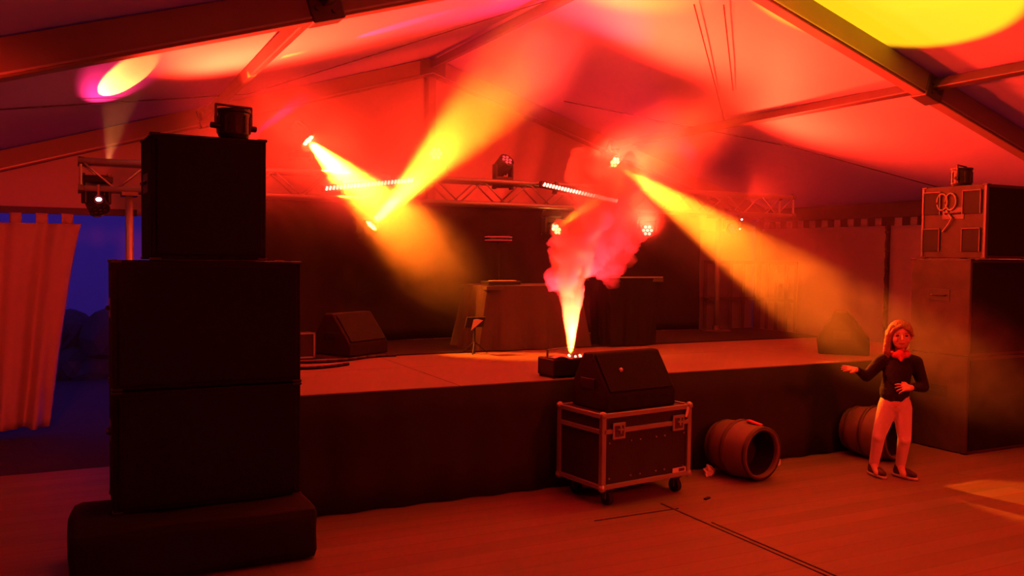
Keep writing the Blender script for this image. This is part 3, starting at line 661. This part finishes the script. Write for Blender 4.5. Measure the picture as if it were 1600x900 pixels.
# trousers
tz = MB(); tz.limb([(-.030, 0, .585), (.018, 0, .585)], [.075, .075], 18); tz.limb([(-.045, 0, .53), (.032, 0, .53)], [.076, .076], 18)
tz.limb([(-.052, 0, .51), KL, (AL[0], AL[1], AL[2] + .0)], [.072, .047, .035], 18); tz.limb([(.042, 0, .51), KR, (AR[0], AR[1], AR[2] + .0)], [.070, .047, .035], 18)
tz.ball((KL[0], KL[1] - .010, .29), .046); tz.ball((KR[0], KR[1] - .010, .285), .046)
remesh(tz.build('trousers', M['legging'], ch), .007, 4, .5)
# neckerchief
sc_ = MB()
for k in range(16):
    a = 2 * PI * k / 16; a2 = 2 * PI * (k + 1) / 16
    P_ = lambda q: (.013 + .056 * math.cos(q), .002 + .052 * math.sin(q), .905 + .012 * math.sin(q))
    sc_.limb([P_(a), P_(a2)], [.023, .023], 8)
sc_.limb([(.013, -.055, .905), (.013, -.080, .868)], [.036, .014]); sc_.limb([(-.02, -.062, .90), (.048, -.062, .90)], [.024, .022])
remesh(sc_.build('neckerchief', M['scarf'], ch), .006, 3, .5)
# hair: cap open over the face, fringe, and a long lock falling on the shoulder
hr = MB(); hr.ball(HC + Vector((0, .020, .024)), .090, (.98, 1.0, 1.02), 3)
for k in range(9):
    a = PI * (.30 + .80 * k / 8)
    hr.limb([HC + Vector((.080 * math.cos(a), .02 + .07 * math.sin(a), .02)), HC + Vector((.088 * math.cos(a), .025 + .065 * math.sin(a), -.06)), HC + Vector((.075 * math.cos(a), .03 + .055 * math.sin(a), -.10))], [.022, .022, .012], 8)
hr.limb([HC + Vector((-.060, -.030, .06)), HC + Vector((-.084, -.028, .00)), HC + Vector((-.090, -.030, -.06)), HC + Vector((-.094, -.030, -.115)), HC + Vector((-.080, -.03, -.155))], [.020, .020, .025, .027, .010], 10)
hr.limb([HC + Vector((.0, -.060, .075)), HC + Vector((-.052, -.062, .045)), HC + Vector((-.076, -.040, .0))], [.016, .014, .012], 8)
hr.limb([HC + Vector((.0, -.060, .075)), HC + Vector((.040, -.068, .050)), HC + Vector((.074, -.045, .01))], [.016, .016, .014], 8)
remesh(hr.build('hair', M['hair'], ch), .005, 2, .4)
for nm, a_, ang in (('shoe', AL, .45), ('shoe', AR, .75)):
    so = MB(); d = Vector((math.sin(ang), -math.cos(ang), 0)); c = Vector((a_[0], a_[1], 0))
    so.limb([c - d * .01 + Vector((0, 0, .075)), c - d * .015 + Vector((0, 0, .045))], [.033, .036]); so.limb([c - d * .02 + Vector((0, 0, .040)), c + d * .06 + Vector((0, 0, .040)), c + d * .115 + Vector((0, 0, .034))], [.034, .034, .024], 14)
    for vv in so.b.verts: vv.co.z = max(.012, vv.co.z)
    sh = remesh(so.build(nm, M['shoe'], ch), .005, 2, .5)
    sl = MB(); sl.limb([c - d * .028 + Vector((0, 0, .012)), c + d * .05 + Vector((0, 0, .012)), c + d * .118 + Vector((0, 0, .012))], [.034, .037, .028], 16)
    for vv in sl.b.verts: vv.co.z = .002 + max(0, min(.020, vv.co.z))
    remesh(sl.build('sole', M['sole'], sh), .004, 1, .3)

# ------------------------------------------------------------------ haze and smoke
def blobs(name, balls, vox, amp, fr_, m_, label, cat='smoke'):
    mb = MB()
    for c, r_, s_ in balls: mb.ball(c, r_, s_, 3)
    o = mb.build(name, m_); r_ = o.modifiers.new('r', 'REMESH'); r_.mode = 'VOXEL'; r_.voxel_size = vox; r_.use_smooth_shade = True
    dg = bpy.context.evaluated_depsgraph_get(); me = bpy.data.meshes.new_from_object(o.evaluated_get(dg)); o.modifiers.clear(); o.data = me
    bm = bmesh.new(); bm.from_mesh(me); bm.normal_update()
    off = [(vv, vv.normal * amp * (noise.noise(vv.co * fr_) + .5 * noise.noise(vv.co * fr_ * 2.3) + .25 * noise.noise(vv.co * fr_ * 5))) for vv in bm.verts]
    for vv, d in off: vv.co += d
    bm.to_mesh(me); bm.free(); me.materials.clear(); me.materials.append(m_)
    return tag(o, label, cat, kind='stuff')
hz = MB().prism([(XL + .02, -.0), (XRT - .02, -.0), (XRT - .02, ZE + .1), (XR, ZR + .1), (XL + .02, ZE + .1)], 'y', 5.28, YG - .2)
tag(hz.build('haze', smoke_mat('thin_haze', 0.014, .3)), 'thin stage haze filling the tent', 'haze', kind='stuff')

# smoke column: narrow jet at the nozzle, billowing and drifting to the right as it rises
jet = MB().lathe([(.0, 0), (.018, 0), (.035, .12), (.060, .28), (.085, .45), (.09, .52), (0, .56)], 24)
bmesh.ops.subdivide_edges(jet.b, edges=jet.b.edges[:], cuts=2)
for vv in jet.b.verts:
    z = vv.co.z; k = min(1, z / .4); vv.co += Vector((noise.noise(vv.co * 22), noise.noise(vv.co * 22 + Vector((9, 0, 0))), 0)) * .035 * k
RB = random.Random(11); bl = []
pts = [((3.12, 5.31, 1.36), .09), ((3.10, 5.31, 1.46), .15), ((3.11, 5.32, 1.58), .17), ((3.15, 5.34, 1.70), .19), ((3.32, 5.36, 1.80), .18), ((3.52, 5.40, 1.76), .20), ((3.60, 5.42, 1.60), .17),
       ((3.50, 5.42, 1.96), .22), ((3.42, 5.42, 2.16), .20), ((3.27, 5.42, 2.24), .13), ((3.62, 5.45, 2.16), .20), ((3.50, 5.40, 1.50), .12), ((3.34, 5.36, 1.64), .16)]
for c, r_ in pts:
    bl.append((c, r_ * .8, (1, 1, 1)))
    for k in range(7):
        d = Vector((RB.gauss(0, 1), RB.gauss(0, 1), RB.gauss(0, 1))).normalized() * r_ * .75
        bl.append((Vector(c) + d, r_ * RB.uniform(.28, .5), (1, 1, 1)))
jo = jet.build('smoke_jet', smoke_mat('jet_smoke', 7.0, 0.0), loc=NZ); tag(jo, 'narrow glowing jet of smoke leaving the fog machine nozzle', 'smoke', kind='stuff')
blobs('smoke_cloud', bl, .018, .06, 11, smoke_mat('cloud_smoke', 6.0, 0.0), 'billowing red smoke column rising from the fog machine to above the truss')
light('fog_jet_lamp', 'SPOT', NZ + Vector((0, 0, -.02)), (1, .36, .014), 1500, NZ + Vector((0, 0, 1)), 0.012, 26, .5)
light('red_head_on_smoke', 'SPOT', (5.55, 7.78, 1.87), RED, 4500, (3.5, 5.42, 2.12), 0.05, 27, 1)
light('fog_jet_red', 'SPOT', NZ + Vector((.0, -.10, -.03)), (1, .012, .018), 1200, NZ + Vector((.1, 0, 1)), 0.03, 70, .8)
# denser drifts around the beams: soft edged patches of smoke, thickest in the middle
def drift(a, b, rad, dens, label, g=.2, seed=0):
    a = Vector(a); b = Vector(b)
    m = bpy.data.materials.new('drifting_smoke'); m.use_nodes = True; nt = m.node_tree; nt.nodes.clear(); N = nt.nodes.new; L = nt.links.new
    out = N('ShaderNodeOutputMaterial'); vs = N('ShaderNodeVolumeScatter'); vs.inputs['Anisotropy'].default_value = g; L(vs.outputs[0], out.inputs['Volume'])
    tc = N('ShaderNodeTexCoord'); ln = N('ShaderNodeVectorMath'); ln.operation = 'LENGTH'; L(tc.outputs['Object'], ln.inputs[0])
    fo = N('ShaderNodeMapRange'); fo.interpolation_type = 'SMOOTHSTEP'; fo.inputs['From Min'].default_value = 1.0; fo.inputs['From Max'].default_value = .15; L(ln.outputs['Value'], fo.inputs['Value'])
    mp = N('ShaderNodeMapping'); mp.inputs['Location'].default_value = (seed * 3.1, 0, 0); mp.inputs['Scale'].default_value = (1.3, 1.3, 3.2); L(tc.outputs['Object'], mp.inputs['Vector'])
    nz = N('ShaderNodeTexNoise'); nz.inputs['Scale'].default_value = 1.5; nz.inputs['Detail'].default_value = 3; nz.inputs['Distortion'].default_value = .6; L(mp.outputs[0], nz.inputs['Vector'])
    nr = N('ShaderNodeMapRange'); nr.inputs['From Min'].default_value = .30; nr.inputs['From Max'].default_value = .72; nr.inputs['To Min'].default_value = .25; nr.inputs['To Max'].default_value = 1.9; L(nz.outputs['Fac'], nr.inputs['Value'])
    m1 = N('ShaderNodeMath'); m1.operation = 'MULTIPLY'; L(fo.outputs[0], m1.inputs[0]); L(nr.outputs[0], m1.inputs[1])
    m2 = N('ShaderNodeMath'); m2.operation = 'MULTIPLY'; m2.inputs[1].default_value = dens; L(m1.outputs[0], m2.inputs[0]); L(m2.outputs[0], vs.inputs['Density'])
    mb = MB().ball((0, 0, 0), 1.0, (1, 1, 1), 3); o = mb.build('smoke_drift', m)
    o.location = (a + b) / 2; o.rotation_euler = (b - a).to_track_quat('Z', 'Y').to_euler(); o.scale = (rad, rad, (b - a).length / 2)
    return tag(o, label, 'smoke', kind='stuff')
L_ = lambda a, b, t: Vector(a).lerp(Vector(b), t)
drift(L_(B1, T1, -.65), L_(B1, T1, 1.0), .62, 2.4, 'smoke drifting around the yellow beam that falls from the upper left', seed=1)
drift(L_(B2, T2, -.5), L_(B2, T2, 1.05), .66, 1.7, 'smoke drifting in the wide beam that rises to the roof left of centre', seed=2)
drift(L_(B3, T3, -.12), L_(B3, T3, .80), .62, .85, 'smoke drifting in the orange beam that falls towards the child', seed=3)
drift((5.55, 5.1, 1.35), (6.45, 3.7, .35), .5, .55, 'smoke hanging in front of the right speaker stack, behind the child', seed=6)
drift(L_(B4, T4, -.15), L_(B4, T4, .75), .5, .8, 'smoke in the short rising beam behind the smoke column', seed=4)
cy.volume_step_rate = 1.0; cy.volume_max_steps = 256
